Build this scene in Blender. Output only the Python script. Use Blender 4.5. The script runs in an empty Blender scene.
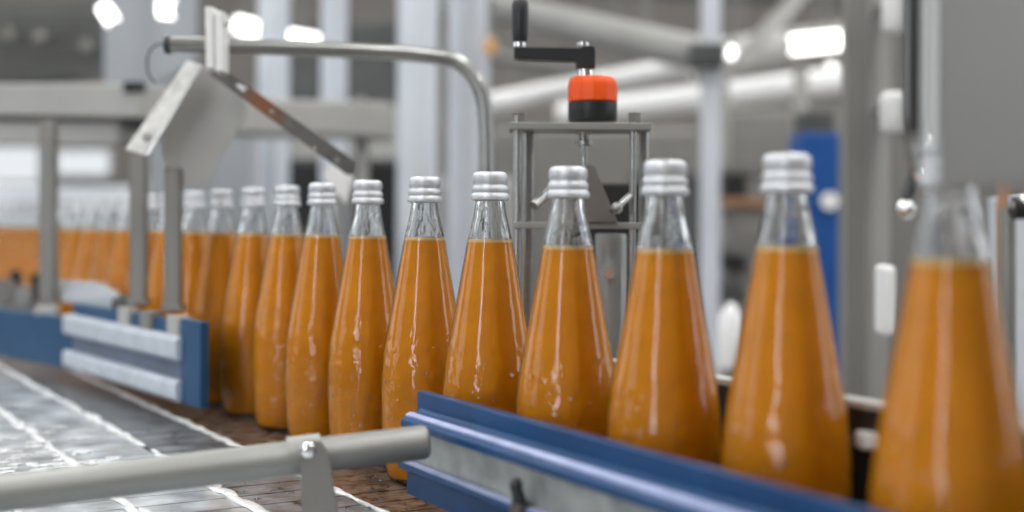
import bpy, bmesh, math, random
from mathutils import Vector, Matrix, noise
random.seed(7)
sc = bpy.context.scene
COL = sc.collection
PI = math.pi

# ------------------------------------------------------------ camera, world, exposure
F = 1300.0            # focal length in pixels of the 1024 px wide frame
H = 0.2195            # eye height over the conveyor surface (z = 0)
HZ = 224.0            # horizon row
ROLL = 0.0045
cam = bpy.data.cameras.new('camera'); camo = bpy.data.objects.new('camera', cam); COL.objects.link(camo)
cam.sensor_width = 36.0; cam.lens = 36.0 * F / 1024.0
cam.shift_y = -(256.0 - HZ) / 1024.0
cam.clip_start = 0.02; cam.clip_end = 100
cam.dof.use_dof = True; cam.dof.focus_distance = 1.04; cam.dof.aperture_fstop = 2.7
camo.matrix_world = Matrix.Translation((0, 0, H)) @ Matrix.Rotation(PI/2, 4, 'X') @ Matrix.Rotation(ROLL, 4, 'Z')
sc.camera = camo

w = bpy.data.worlds.new('world'); sc.world = w; w.use_nodes = True
w.node_tree.nodes['Background'].inputs[0].default_value = (0.75, 0.82, 0.9, 1)
w.node_tree.nodes['Background'].inputs[1].default_value = 0.6
sc.view_settings.view_transform = 'Standard'; sc.view_settings.look = 'None'
sc.view_settings.gamma = 1.0; sc.view_settings.exposure = 0.0
sc.view_settings.use_curve_mapping = False
sc.cycles.caustics_reflective = False; sc.cycles.caustics_refractive = False
sc.cycles.sample_clamp_indirect = 4.0
sc.cycles.max_bounces = 12; sc.cycles.transmission_bounces = 12; sc.cycles.transparent_max_bounces = 24
sc.cycles.use_denoising = True

LAMP_W = 41.0
def lamp_light(name, loc, sx, sy, power, rot=(0, 0, 0), col=(1, 0.98, 0.95)):
    l = bpy.data.lights.new(name, 'AREA'); l.shape = 'RECTANGLE'; l.size = sx; l.size_y = sy
    l.energy = power; l.color = col
    o = bpy.data.objects.new(name, l); COL.objects.link(o); o.location = loc; o.rotation_euler = rot
    return o
# rows of ceiling luminaires over the line (their light; the fittings are built with the hall)
LUM = [(x, y) for y in (-2.6, 0.6, 3.4, 6.6, 9.8) for x in (-4.6, -1.5, 1.6, 4.7)]
for (x, y) in LUM:
    lamp_light('luminaire_light', (x, y, 3.93), 0.5, 1.9, LAMP_W)

# ------------------------------------------------------------ helpers
def P(px, py, Y):
    a = px - 512.0; b = py - HZ
    dx = a + ROLL * b; dy = b - ROLL * a
    return Vector((dx * Y / F, Y, H - dy * Y / F))
def S(n, Y):           # pixels to metres at depth Y
    return n * Y / F

class MB:
    def __init__(s): s.bm = bmesh.new()
    def box(s, c, size, rot=None, bevel=0.0):
        m = Matrix.Translation(Vector(c)) @ (rot.to_4x4() if rot else Matrix.Identity(4)) @ Matrix.Diagonal((size[0], size[1], size[2], 1))
        g = bmesh.ops.create_cube(s.bm, size=1.0, matrix=m)
        if bevel:
            es = list({e for v in g['verts'] for e in v.link_edges})
            bmesh.ops.bevel(s.bm, geom=es, offset=bevel, segments=2, affect='EDGES', profile=0.5)
        return s
    def bar(s, p, q, w_, h_, bevel=0.0):
        p = Vector(p); q = Vector(q); d = q - p; L = d.length; d.normalize()
        up = Vector((0, 0, 1)) if abs(d.z) < 0.98 else Vector((0, 1, 0))
        x = d.cross(up).normalized(); z = x.cross(d).normalized()
        R = Matrix((x, d, z)).transposed()
        return s.box((p + q) / 2, (w_, L, h_), R, bevel)
    def tube(s, pts, r, seg=20, cap=True):
        pts = [Vector(p) for p in pts]; n = len(pts)
        rs = r if isinstance(r, (list, tuple)) else [r] * n
        rings = []; prev = None
        for i, p in enumerate(pts):
            t = (pts[min(i+1, n-1)] - pts[max(i-1, 0)]).normalized()
            if prev is None:
                a = Vector((0, 0, 1)) if abs(t.z) < 0.9 else Vector((1, 0, 0))
                x = t.cross(a).normalized()
            else:
                x = (prev - t * prev.dot(t)).normalized()
            prev = x; y = t.cross(x)
            rings.append([s.bm.verts.new(p + (x*math.cos(2*PI*k/seg) + y*math.sin(2*PI*k/seg)) * rs[i]) for k in range(seg)])
        for a, b in zip(rings, rings[1:]):
            for k in range(seg):
                s.bm.faces.new((a[k], a[(k+1) % seg], b[(k+1) % seg], b[k]))
        if cap:
            s.bm.faces.new(rings[0][::-1]); s.bm.faces.new(rings[-1])
        return s
    def lathe(s, prof, c=(0, 0, 0), seg=48, mi=None, wob=None):
        c = Vector(c); rings = []
        for (z, r) in prof:
            if r <= 1e-6: rings.append([s.bm.verts.new(c + Vector((0, 0, z)))])
            else:
                rings.append([s.bm.verts.new(c + Vector((r*math.cos(2*PI*k/seg), r*math.sin(2*PI*k/seg), z))) for k in range(seg)])
        for i, (a, b) in enumerate(zip(rings, rings[1:])):
            for k in range(seg):
                k2 = (k+1) % seg
                if len(a) == 1 and len(b) == 1: continue
                if len(a) == 1: f = s.bm.faces.new((a[0], b[k2], b[k]))
                elif len(b) == 1: f = s.bm.faces.new((a[k], a[k2], b[0]))
                else: f = s.bm.faces.new((a[k], a[k2], b[k2], b[k]))
                if mi: f.material_index = mi(i)
        return s
    def prism(s, pts, off):          # polygon (3D points) pushed along off
        off = Vector(off)
        a = [s.bm.verts.new(Vector(p)) for p in pts]; b = [s.bm.verts.new(Vector(p) + off) for p in pts]
        n = len(a)
        s.bm.faces.new(a); s.bm.faces.new(b[::-1])
        for k in range(n): s.bm.faces.new((a[k], b[k], b[(k+1) % n], a[(k+1) % n]))
        return s
    def sweep(s, prof, A, B):        # closed profile (offset to +u side, z) along the ground line A-B
        A = Vector((A[0], A[1], 0)); B = Vector((B[0], B[1], 0)); d = (B - A).normalized()
        n = Vector((d.y, -d.x, 0))
        if n.x < 0: n = -n
        pts = [A + n * a + Vector((0, 0, z)) for (a, z) in prof]
        return s.prism(pts, B - A)
    def sphere(s, c, r, sc_=(1, 1, 1)):
        bmesh.ops.create_uvsphere(s.bm, u_segments=20, v_segments=12, radius=1.0,
            matrix=Matrix.Translation(Vector(c)) @ Matrix.Diagonal((r*sc_[0], r*sc_[1], r*sc_[2], 1)))
        return s
    def build(s, name, mats, parent=None, smooth=False, bevel=0.0, origin=None, flat_angle=40):
        bm = s.bm
        bmesh.ops.recalc_face_normals(bm, faces=bm.faces)
        org = Vector(origin) if origin is not None else None
        if org is not None: bmesh.ops.translate(bm, verts=bm.verts, vec=-org)
        me = bpy.data.meshes.new(name); 
        if smooth:
            for f in bm.faces: f.smooth = True
            for e in bm.edges:
                if len(e.link_faces) == 2 and e.calc_face_angle(0) > math.radians(flat_angle): e.smooth = False
        bm.to_mesh(me); bm.free()
        for m in (mats if isinstance(mats, (list, tuple)) else [mats]): me.materials.append(m)
        o = bpy.data.objects.new(name, me); COL.objects.link(o)
        if org is not None: o.location = org
        if parent: 
            o.parent = parent
            pw = Vector((0, 0, 0)); q = parent
            while q: pw += q.location; q = q.parent
            o.location = (org if org is not None else Vector((0, 0, 0))) - pw
        if bevel:
            b = o.modifiers.new('bevel', 'BEVEL'); b.width = bevel; b.segments = 2; b.limit_method = 'ANGLE'
        return o
def tag(o, label, cat=None, group=None, kind=None):
    if label: o['label'] = label
    if cat: o['category'] = cat
    if group: o['group'] = group
    if kind: o['kind'] = kind
    return o
def thing(name, label, cat, loc=(0, 0, 0), group=None, kind=None):
    o = bpy.data.objects.new(name, None); COL.objects.link(o); o.location = loc; o.empty_display_size = 0.05
    return tag(o, label, cat, group, kind)
def struct(o): o['kind'] = 'structure'; return o

# ------------------------------------------------------------ materials
def mat(name, col, rough=0.5, metal=0.0, var=0.08, scale=20.0, bump=0.0, bscale=60.0, coat=0.0, stretch=None, rvar=0.0, coatr=0.1, spec=0.5):
    m = bpy.data.materials.new(name); m.use_nodes = True; nt = m.node_tree; N = nt.nodes; L = nt.links
    b = N['Principled BSDF']
    b.inputs['Roughness'].default_value = rough; b.inputs['Metallic'].default_value = metal
    b.inputs['Coat Weight'].default_value = coat; b.inputs['Coat Roughness'].default_value = coatr
    b.inputs['Specular IOR Level'].default_value = spec
    tc = N.new('ShaderNodeTexCoord'); mp = N.new('ShaderNodeMapping'); L.new(tc.outputs['Object'], mp.inputs[0])
    if stretch: mp.inputs['Scale'].default_value = stretch
    nz = N.new('ShaderNodeTexNoise'); nz.inputs['Scale'].default_value = scale; nz.inputs['Detail'].default_value = 5
    L.new(mp.outputs[0], nz.inputs['Vector'])
    cr = N.new('ShaderNodeValToRGB')
    cr.color_ramp.elements[0].position = 0.3; cr.color_ramp.elements[1].position = 0.7
    cr.color_ramp.elements[0].color = tuple(max(0, c*(1-var)) for c in col[:3]) + (1,)
    cr.color_ramp.elements[1].color = tuple(min(1, c*(1+var)) for c in col[:3]) + (1,)
    L.new(nz.outputs[0], cr.inputs[0]); L.new(cr.outputs[0], b.inputs['Base Color'])
    if rvar:
        mr = N.new('ShaderNodeMapRange'); mr.inputs[3].default_value = max(0.02, rough-rvar); mr.inputs[4].default_value = min(1, rough+rvar)
        L.new(nz.outputs[0], mr.inputs[0]); L.new(mr.outputs[0], b.inputs['Roughness'])
    if bump:
        n2 = N.new('ShaderNodeTexNoise'); n2.inputs['Scale'].default_value = bscale; n2.inputs['Detail'].default_value = 4
        L.new(mp.outputs[0], n2.inputs['Vector'])
        bp = N.new('ShaderNodeBump'); bp.inputs['Strength'].default_value = bump; bp.inputs['Distance'].default_value = 0.002
        L.new(n2.outputs[0], bp.inputs['Height']); L.new(bp.outputs[0], b.inputs['Normal'])
    return m
def emit(name, col, strength):
    m = bpy.data.materials.new(name); m.use_nodes = True; nt = m.node_tree
    nt.nodes.remove(nt.nodes['Principled BSDF'])
    e = nt.nodes.new('ShaderNodeEmission'); e.inputs[0].default_value = (*col, 1); e.inputs[1].default_value = strength
    nt.links.new(e.outputs[0], nt.nodes['Material Output'].inputs[0]); return m

M = {}
M['steel'] = mat('brushed_steel', (0.35, 0.355, 0.35), 0.3, 0.9, 0.06, 40, 0.05, 200, stretch=(1, 1, 6))
M['steel_soft'] = mat('satin_steel', (0.33, 0.335, 0.325), 0.5, 0.7, 0.05, 12)
M['steel_bright'] = mat('polished_steel', (0.8, 0.8, 0.8), 0.16, 1.0, 0.03, 30)
M['steel_dark'] = mat('dark_steel', (0.16, 0.15, 0.14), 0.42, 0.8, 0.25, 60)
M['panel'] = mat('housing_steel', (0.26, 0.25, 0.24), 0.42, 0.85, 0.06, 5)
M['alu'] = mat('cap_aluminium', (0.66, 0.68, 0.72), 0.38, 0.5, 0.03, 80, 0.15, 600)
M['blue'] = mat('blue_plastic', (0.002, 0.050, 0.16), 0.38, 0.0, 0.15, 30, 0.05, 120, spec=0.3)
M['blue_soft'] = mat('worn_blue_plastic', (0.018, 0.075, 0.17), 0.5, 0.0, 0.12, 20, spec=0.25)
M['black'] = mat('black_plastic', (0.018, 0.02, 0.023), 0.4, 0.0, 0.2, 40, 0.03, 300)
M['blackish'] = mat('matt_black', (0.012, 0.012, 0.013), 0.6, 0.0, 0.2, 20)
M['orange'] = mat('orange_plastic', (0.92, 0.10, 0.006), 0.42, 0.0, 0.05, 40, spec=0.35)
M['chain'] = mat('brown_reflection_chain', (0.13, 0.10, 0.08), 0.3, 0.2, 0.85, 70, 0.9, 160, coat=0.35, rvar=0.2)  # brown puts the bottles' reflection in the wet lanes into the colour
M['chain_steel'] = mat('wet_steel_chain', (0.50, 0.54, 0.57), 0.36, 0.5, 0.5, 26, 0.8, 90, coat=0.5, rvar=0.18)
M['foam'] = mat('water_foam', (0.78, 0.80, 0.82), 0.35, 0.0, 0.1, 150, 0.6, 260, coat=0.5)
M['frame'] = mat('frame_steel', (0.23, 0.225, 0.215), 0.5, 0.6, 0.06, 10)
M['grey'] = mat('grey_paint', (0.21, 0.205, 0.195), 0.5, 0.0, 0.08, 6)
M['lgrey'] = mat('light_grey_paint', (0.41, 0.41, 0.40), 0.5, 0.0, 0.08, 6)
M['dgrey'] = mat('dark_grey_paint', (0.075, 0.078, 0.08), 0.55, 0.0, 0.2, 6)
M['dgreen'] = mat('dark_green_grey_mesh', (0.12, 0.135, 0.13), 0.6, 0.0, 0.15, 6)
M['white'] = mat('white_paint', (0.88, 0.89, 0.90), 0.4, 0.0, 0.04, 6)
M['bluewhite'] = mat('pale_blue_paint', (0.70, 0.75, 0.82), 0.4, 0.1, 0.06, 4)
M['hazeblue'] = mat('pale_curtain', (0.36, 0.39, 0.43), 0.6, 0.0, 0.08, 4)
M['cabblue'] = mat('cabinet_blue', (0.005, 0.075, 0.30), 0.45, 0.0, 0.1, 5)
M['brown'] = mat('cardboard_brown', (0.40, 0.22, 0.13), 0.7, 0.0, 0.12, 12)
M['floor'] = mat('tiled_floor', (0.27, 0.25, 0.235), 0.35, 0.0, 0.12, 3, coat=0.2)
M['wall'] = mat('hall_wall_paint', (0.22, 0.21, 0.20), 0.8, 0.0, 0.08, 1.5)
M['ceil'] = mat('hall_ceiling_paint', (0.45, 0.45, 0.44), 0.8, 0.0, 0.08, 1.5)
M['lamp'] = emit('lamp_glow', (1, 0.99, 0.96), 5.0)
M['daylight'] = emit('window_daylight', (0.86, 0.93, 1.0), 2.2)
M['daylight_side'] = emit('window_daylight_side', (0.9, 0.95, 1.0), 5.0)
M['daylight_hi'] = emit('window_daylight_strong', (0.92, 0.96, 1.0), 11.0)
M['rail_white'] = mat('worn_pale_strip', (0.55, 0.60, 0.68), 0.4, 0.1, 0.12, 40, spec=0.4)
M['flange'] = mat('brushed_flange', (0.62, 0.62, 0.61), 0.45, 0.2, 0.22, 60, 0.2, 90)
M['groove'] = mat('grey_blue_strip', (0.10, 0.13, 0.20), 0.5, 0.0, 0.2, 30)
M['lilac'] = mat('lilac_highlight', (0.36, 0.42, 0.66), 0.35, 0.0, 0.15, 60)  # lamp sheen on the blue rail ledges, given as a pale colour
M['web'] = mat('mottled_steel', (0.36, 0.375, 0.36), 0.5, 0.55, 0.3, 38, 0.3, 80)
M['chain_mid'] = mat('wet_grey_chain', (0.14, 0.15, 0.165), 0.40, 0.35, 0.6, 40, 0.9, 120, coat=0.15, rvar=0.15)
M['chain_dark'] = mat('dark_wet_chain', (0.075, 0.07, 0.068), 0.25, 0.3, 0.5, 55, 0.5, 140, coat=0.6, rvar=0.15)
M['amber'] = mat('amber_plastic', (0.75, 0.40, 0.16), 0.5, 0.0, 0.05, 20)

# rusty perforated bar
m = mat('stained_bar_steel', (0.13, 0.125, 0.12), 0.35, 0.6, 0.2, 60); M['stain'] = m
nt = m.node_tree; b = nt.nodes['Principled BSDF']; src = b.inputs['Base Color'].links[0].from_socket
geo = nt.nodes.new('ShaderNodeTexCoord'); dst = nt.nodes.new('ShaderNodeVectorMath'); dst.operation = 'DISTANCE'
nt.links.new(geo.outputs['Object'], dst.inputs[0]); STAIN_V = dst.inputs[1]
rr = nt.nodes.new('ShaderNodeMapRange'); rr.inputs[1].default_value = 0.010; rr.inputs[2].default_value = 0.034; rr.inputs[3].default_value = 0.9; rr.inputs[4].default_value = 0.0
nt.links.new(dst.outputs['Value'], rr.inputs[0])
mx = nt.nodes.new('ShaderNodeMixRGB'); mx.inputs[2].default_value = (0.22, 0.085, 0.035, 1)
nt.links.new(rr.outputs[0], mx.inputs[0]); nt.links.new(src, mx.inputs[1]); nt.links.new(mx.outputs[0], b.inputs['Base Color'])

# neck glass: real refraction; filled part: clear wet skin over the juice
def glass_mat():
    m = bpy.data.materials.new('neck_glass'); m.use_nodes = True; b = m.node_tree.nodes['Principled BSDF']
    b.inputs['Base Color'].default_value = (0.99, 1.0, 1.0, 1); b.inputs['Roughness'].default_value = 0.02
    b.inputs['IOR'].default_value = 1.5; b.inputs['Transmission Weight'].default_value = 1.0
    nt = m.node_tree; tc = nt.nodes.new('ShaderNodeTexCoord'); mp = nt.nodes.new('ShaderNodeMapping'); mp.inputs['Scale'].default_value = (1, 1, 0.18)
    nz = nt.nodes.new('ShaderNodeTexNoise'); nz.inputs['Scale'].default_value = 260; nz.inputs['Detail'].default_value = 2
    bp = nt.nodes.new('ShaderNodeBump'); bp.inputs['Strength'].default_value = 0.45; bp.inputs['Distance'].default_value = 0.0007
    nt.links.new(tc.outputs['Object'], mp.inputs[0]); nt.links.new(mp.outputs[0], nz.inputs['Vector'])
    nt.links.new(nz.outputs[0], bp.inputs['Height']); nt.links.new(bp.outputs[0], b.inputs['Normal'])
    return m
def skin_mat():
    m = bpy.data.materials.new('wet_bottle_glass'); m.use_nodes = True; nt = m.node_tree; N = nt.nodes; L = nt.links
    N.remove(N['Principled BSDF'])
    tr = N.new('ShaderNodeBsdfTransparent'); gl = N.new('ShaderNodeBsdfGlossy'); gl.inputs['Roughness'].default_value = 0.07
    fr = N.new('ShaderNodeFresnel'); fr.inputs[0].default_value = 1.55
    mr = N.new('ShaderNodeMath'); mr.operation = 'MULTIPLY'; mr.inputs[1].default_value = 0.75
    mx = N.new('ShaderNodeMixShader')
    tc = N.new('ShaderNodeTexCoord')
    sep = N.new('ShaderNodeSeparateXYZ'); L.new(tc.outputs['Object'], sep.inputs[0])
    info = N.new('ShaderNodeObjectInfo')
    off = N.new('ShaderNodeVectorMath'); off.operation = 'ADD'; L.new(tc.outputs['Object'], off.inputs[0])
    sclv = N.new('ShaderNodeVectorMath'); sclv.operation = 'SCALE'; sclv.inputs[0].default_value = (3.1, 1.7, 0.9)
    L.new(info.outputs['Random'], sclv.inputs['Scale']); L.new(sclv.outputs[0], off.inputs[1])
    mask = N.new('ShaderNodeMapRange'); mask.inputs[1].default_value = 0.14; mask.inputs[2].default_value = 0.055
    mask.inputs[3].default_value = 0.05; mask.inputs[4].default_value = 1.0
    L.new(sep.outputs[2], mask.inputs[0])
    n1 = N.new('ShaderNodeTexNoise'); n1.inputs['Scale'].default_value = 48; n1.inputs['Detail'].default_value = 3; L.new(off.outputs[0], n1.inputs['Vector'])
    v1 = N.new('ShaderNodeTexVoronoi'); v1.inputs['Scale'].default_value = 85; L.new(off.outputs[0], v1.inputs['Vector'])
    drop = N.new('ShaderNodeMapRange'); drop.inputs[1].default_value = 0.0; drop.inputs[2].default_value = 0.34; drop.inputs[3].default_value = 1.0; drop.inputs[4].default_value = 0.0
    L.new(v1.outputs['Distance'], drop.inputs[0])
    ad = N.new('ShaderNodeMath'); ad.operation = 'MULTIPLY_ADD'; ad.inputs[1].default_value = 0.5
    L.new(drop.outputs[0], ad.inputs[0]); L.new(n1.outputs[0], ad.inputs[2])
    ml = N.new('ShaderNodeMath'); ml.operation = 'MULTIPLY'; L.new(ad.outputs[0], ml.inputs[0]); L.new(mask.outputs[0], ml.inputs[1])
    bp = N.new('ShaderNodeBump'); bp.inputs['Strength'].default_value = 0.9; bp.inputs['Distance'].default_value = 0.006
    L.new(ml.outputs[0], bp.inputs['Height'])
    L.new(bp.outputs[0], gl.inputs['Normal']); L.new(bp.outputs[0], fr.inputs['Normal'])
    L.new(fr.outputs[0], mr.inputs[0]); L.new(mr.outputs[0], mx.inputs[0]); L.new(tr.outputs[0], mx.inputs[1]); L.new(gl.outputs[0], mx.inputs[2])
    L.new(mx.outputs[0], N['Material Output'].inputs[0]); return m
def juice_mat():
    m = mat('orange_juice', (0.92, 0.33, 0.002), 0.5, 0.0, 0.07, 60, spec=0.2)
    b = m.node_tree.nodes['Principled BSDF']
    b.inputs['Subsurface Weight'].default_value = 0.25; b.inputs['Subsurface Radius'].default_value = (1.0, 0.35, 0.05)
    b.inputs['Subsurface Scale'].default_value = 0.02
    return m
M['glass'] = glass_mat(); M['skin'] = skin_mat(); M['juice'] = juice_mat()
M['froth'] = mat('juice_froth', (1.0, 0.64, 0.25), 0.5, 0.0, 0.08, 300)

# ------------------------------------------------------------ the hall
XL, XR, YF, YB, ZF, ZC = -7.0, 7.5, -4.6, 13.0, -1.0, 4.2
struct(MB().box(((XL+XR)/2, (YF+YB)/2, ZF-0.05), (XR-XL+0.4, YB-YF+0.4, 0.1)).build('floor', M['floor']))
struct(MB().box(((XL+XR)/2, (YF+YB)/2, ZC+0.05), (XR-XL+0.4, YB-YF+0.4, 0.1)).build('ceiling', M['ceil']))
def wall(name, c, size): struct(MB().box(c, size).build(name, M['wall']))
zc = (ZF+ZC)/2; hz = ZC-ZF
wall('wall_left', (XL-0.1, (YF+YB)/2, zc), (0.2, YB-YF, hz))
wall('wall_right', (XR+0.1, (YF+YB)/2, zc), (0.2, YB-YF, hz))
wall('wall_back', ((XL+XR)/2, YB+0.1, zc), (XR-XL+0.4, 0.2, hz))
wall('wall_front', ((XL+XR)/2, YF-0.1, zc), (XR-XL+0.4, 0.2, hz))
wn = [0]
def window(c, wx, wz, axis, m, bars=2):
    wn[0] += 1; t = 0.06; c = Vector(c)
    U = Vector((1, 0, 0)) if axis == 'x' else Vector((0, 1, 0)); Nn = Vector((0, 1, 0)) if axis == 'x' else Vector((1, 0, 0))
    fr = MB()
    def bx(cc, a, b):
        s = U*a + Nn*0.08 + Vector((0, 0, b)); fr.box(cc, (abs(s.x), abs(s.y), abs(s.z)))
    for s in (-1, 1):
        bx(c + U*s*(wx/2+t/2), t, wz+2*t); bx(c + Vector((0, 0, s*(wz/2+t/2))), wx, t)
    for k in range(1, bars): bx(c + Vector((0, 0, -wz/2 + wz*k/bars)), wx, 0.03)
    f = struct(fr.build('window_%d' % wn[0], M['white'], origin=c))
    s = U*wx + Nn*0.02 + Vector((0, 0, wz))
    MB().box(c, (abs(s.x), abs(s.y), abs(s.z))).build('window_pane', m, f, origin=c)
# tall daylight windows behind the camera and in the side walls
window((-3.0, YF+0.04, 1.35), 0.75, 3.6, 'x', M['daylight_hi'])
window((XL+0.04, 0.5, 1.6), 2.6, 2.6, 'y', M['daylight'])
window((XL+0.04, 5.0, 1.6), 2.6, 2.6, 'y', M['daylight'])
window((XR-0.04, 0.2, 1.7), 1.2, 3.4, 'y', M['daylight_side'])
window((XR-0.04, 5.0, 1.6), 2.6, 2.6, 'y', M['daylight'])
# luminaires on the ceiling
LNAME = ['nearest the front wall', 'over the conveyor row', 'second row past the conveyor', 'third row past the conveyor', 'last row before the far wall']
XN = ['far left', 'centre left', 'centre right', 'far right']
for (x, y) in LUM:
    t = thing('ceiling_luminaire', 'long flat ceiling luminaire, %s column, %s' % (XN[[-4.6, -1.5, 1.6, 4.7].index(x)], LNAME[[-2.6, 0.6, 3.4, 6.6, 9.8].index(y)]), 'lamp', (x, y, 4.2), 'ceiling luminaires')
    MB().box((x, y, 4.12), (0.56, 1.96, 0.16), bevel=0.01).build('housing', M['white'], t)
    MB().box((x, y, 4.02), (0.5, 1.9, 0.04)).build('diffuser', M['lamp'], t)
for o in list(COL.objects):
    if o.type == 'LIGHT': o.location.z = 3.97

# ------------------------------------------------------------ conveyor frame of reference
D6 = Vector((-0.0763, 1.098, 0)); DV = Vector((-0.51, 0.860, 0)).normalized(); NU = Vector((DV.y, -DV.x, 0))
def UV(u, v, z=0.0): return D6 + NU*u + DV*v + Vector((0, 0, z))
V0, V1 = -1.5, 4.2
RZ = Matrix.Rotation(math.atan2(DV.y, DV.x), 3, 'Z')     # local x along the belt, local y = -u

lanes = [(-0.395, -0.315, 'chain_steel', 'wet steel chain lane at the lower left edge of the conveyor'),
         (-0.315, -0.235, 'chain_steel', 'wet steel chain lane, second from the lower left'),
         (-0.235, -0.155, 'chain_steel', 'wet shiny steel chain lane left of the blue rail'),
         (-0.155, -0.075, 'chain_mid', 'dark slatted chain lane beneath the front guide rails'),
         (-0.075, 0.005, 'chain', 'slatted chain lane coloured with brown bottle reflection, under the near side of the bottles'),
         (0.005, 0.085, 'chain', 'slatted chain lane coloured with brown bottle reflection, under the far side of the bottles')]
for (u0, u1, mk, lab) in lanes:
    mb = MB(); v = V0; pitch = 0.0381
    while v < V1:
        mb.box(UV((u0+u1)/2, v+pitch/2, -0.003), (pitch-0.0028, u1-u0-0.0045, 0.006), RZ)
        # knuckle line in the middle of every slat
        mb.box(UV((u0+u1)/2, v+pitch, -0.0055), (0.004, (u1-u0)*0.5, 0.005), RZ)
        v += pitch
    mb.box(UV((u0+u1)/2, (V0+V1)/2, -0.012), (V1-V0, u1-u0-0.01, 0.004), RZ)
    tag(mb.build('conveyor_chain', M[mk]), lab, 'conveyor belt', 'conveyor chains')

t = thing('conveyor_bed', 'steel conveyor bed carrying the chain lanes', 'conveyor', UV(0, 0, -1.0))
MB().box(UV(-0.155, (V0+V1)/2, -0.03), (V1-V0, 0.5, 0.028), RZ).build('bed_plate', M['steel_dark'], t)
for u in (-0.412, 0.103):
    MB().box(UV(u, (V0+V1)/2, -0.045), (V1-V0, 0.006, 0.10), RZ, 0.002).build('side_plate', M['steel_soft'], t)
for v in (V0+0.3, V0+2.2, V1-0.4):
    for u in (-0.39, 0.08):
        MB().tube([UV(u, v, -0.05), UV(u, v, -0.97)], 0.022).tube([UV(u, v, -0.97), UV(u, v, -1.0)], 0.045).build('leg', M['steel_soft'], t, smooth=True)

# foam streaks lying on the seams of the lanes
def foam(u, v0, v1, wd, seed, lab, dens=0.55):
    rnd = random.Random(seed); mb = MB(); v = v0
    while v < v1:
        L = rnd.uniform(0.008, 0.03)
        if rnd.random() < dens:
            mb.sphere(UV(u + rnd.gauss(0, wd*0.35), v, 0.0003), 1.0, (1, 1, 1)) if False else None
            c = UV(u + rnd.gauss(0, wd*0.3), v, 0.0006)
            mtx = Matrix.Translation(c) @ RZ.to_4x4() @ Matrix.Diagonal((L, wd*rnd.uniform(0.4, 1.0), rnd.uniform(0.0012, 0.0028), 1))
            bmesh.ops.create_icosphere(mb.bm, subdivisions=2, radius=1.0, matrix=mtx)
        v += L*0.8
    for vv in mb.bm.verts:
        n = noise.noise(vv.co*180); vv.co += Vector((n*0.0007, n*0.0007, 0))
    return tag(mb.build('foam_streak', M['foam'], smooth=True), lab, 'foam', kind='stuff')
foam(-0.075, -0.12, 1.2, 0.0045, 1, 'white water foam streak running beside the bottle lane', 0.9)
foam(-0.155, -0.25, 1.6, 0.006, 2, 'white water foam streak on the seam left of the blue rail', 0.95)
foam(-0.235, -0.3, 1.6, 0.006, 3, 'white water foam streak at the left edge of the wet lanes', 0.9)
foam(-0.315, -0.2, 1.2, 0.005, 4, 'white water foam streak at the lower left corner', 0.8)
mb = MB(); rnd = random.Random(11)
for k in range(150):
    u = rnd.uniform(-0.36, -0.20); v = rnd.uniform(0.14, 0.5)
    if rnd.random() < 0.5: v = max(0.13, rnd.gauss(0.21, 0.035)); u = rnd.uniform(-0.34, -0.19)
    mtx = Matrix.Translation(UV(u, v, 0.0006)) @ RZ.to_4x4() @ Matrix.Diagonal((rnd.uniform(.0015, .005), rnd.uniform(.003, .012), 0.0010, 1))
    bmesh.ops.create_icosphere(mb.bm, subdivisions=1, radius=1.0, matrix=mtx)
tag(mb.build('foam_flecks', M['foam'], smooth=True), 'flecks of white foam scattered over the wet steel lanes', 'foam', kind='stuff')
mb = MB()
for k in range(110):
    u = rnd.uniform(-0.15, 0.0); v = rnd.uniform(-0.2, 0.4)
    mtx = Matrix.Translation(UV(u, v, 0.0005)) @ RZ.to_4x4() @ Matrix.Diagonal((rnd.uniform(.001, .004), rnd.uniform(.001, .004), 0.0012, 1))
    bmesh.ops.create_icosphere(mb.bm, subdivisions=1, radius=1.0, matrix=mtx)
tag(mb.build('water_drops', M['glass'], smooth=True), 'small water drops on the slatted chain before the bottles', 'water', kind='stuff')

# ------------------------------------------------------------ bottles
DM = 0.054
def interp(prof, d):
    for (a, ra), (b_, rb) in zip(prof, prof[1:]):
        if a <= d <= b_: return ra + (rb-ra)*(d-a)/(b_-a)
OUT = [(0.05, .205), (.36, .205), (.44, .212), (.60, .235), (.80, .282), (1.0, .327), (1.5, .415), (2.0, .505), (2.35, .570), (2.65, .622),
       (2.9, .652), (3.1, .668), (3.4, .678), (3.7, .674), (4.1, .657), (4.35, .638), (4.55, .612), (4.68, .580), (4.76, .545), (4.79, .505), (4.80, .46)]
def smoothp(prof, lo, hi, n):
    out = []
    for k in range(n+1):
        d = lo + (hi-lo)*k/n
        w_ = 0.06 if d > 0.5 and d < 4.4 else 0.0
        out.append((d, (interp(prof, max(0.05, d-w_)) + 2*interp(prof, d) + interp(prof, min(4.8, d+w_)))/4))
    return out
def zof(d): return (4.8 - d) * DM
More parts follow.
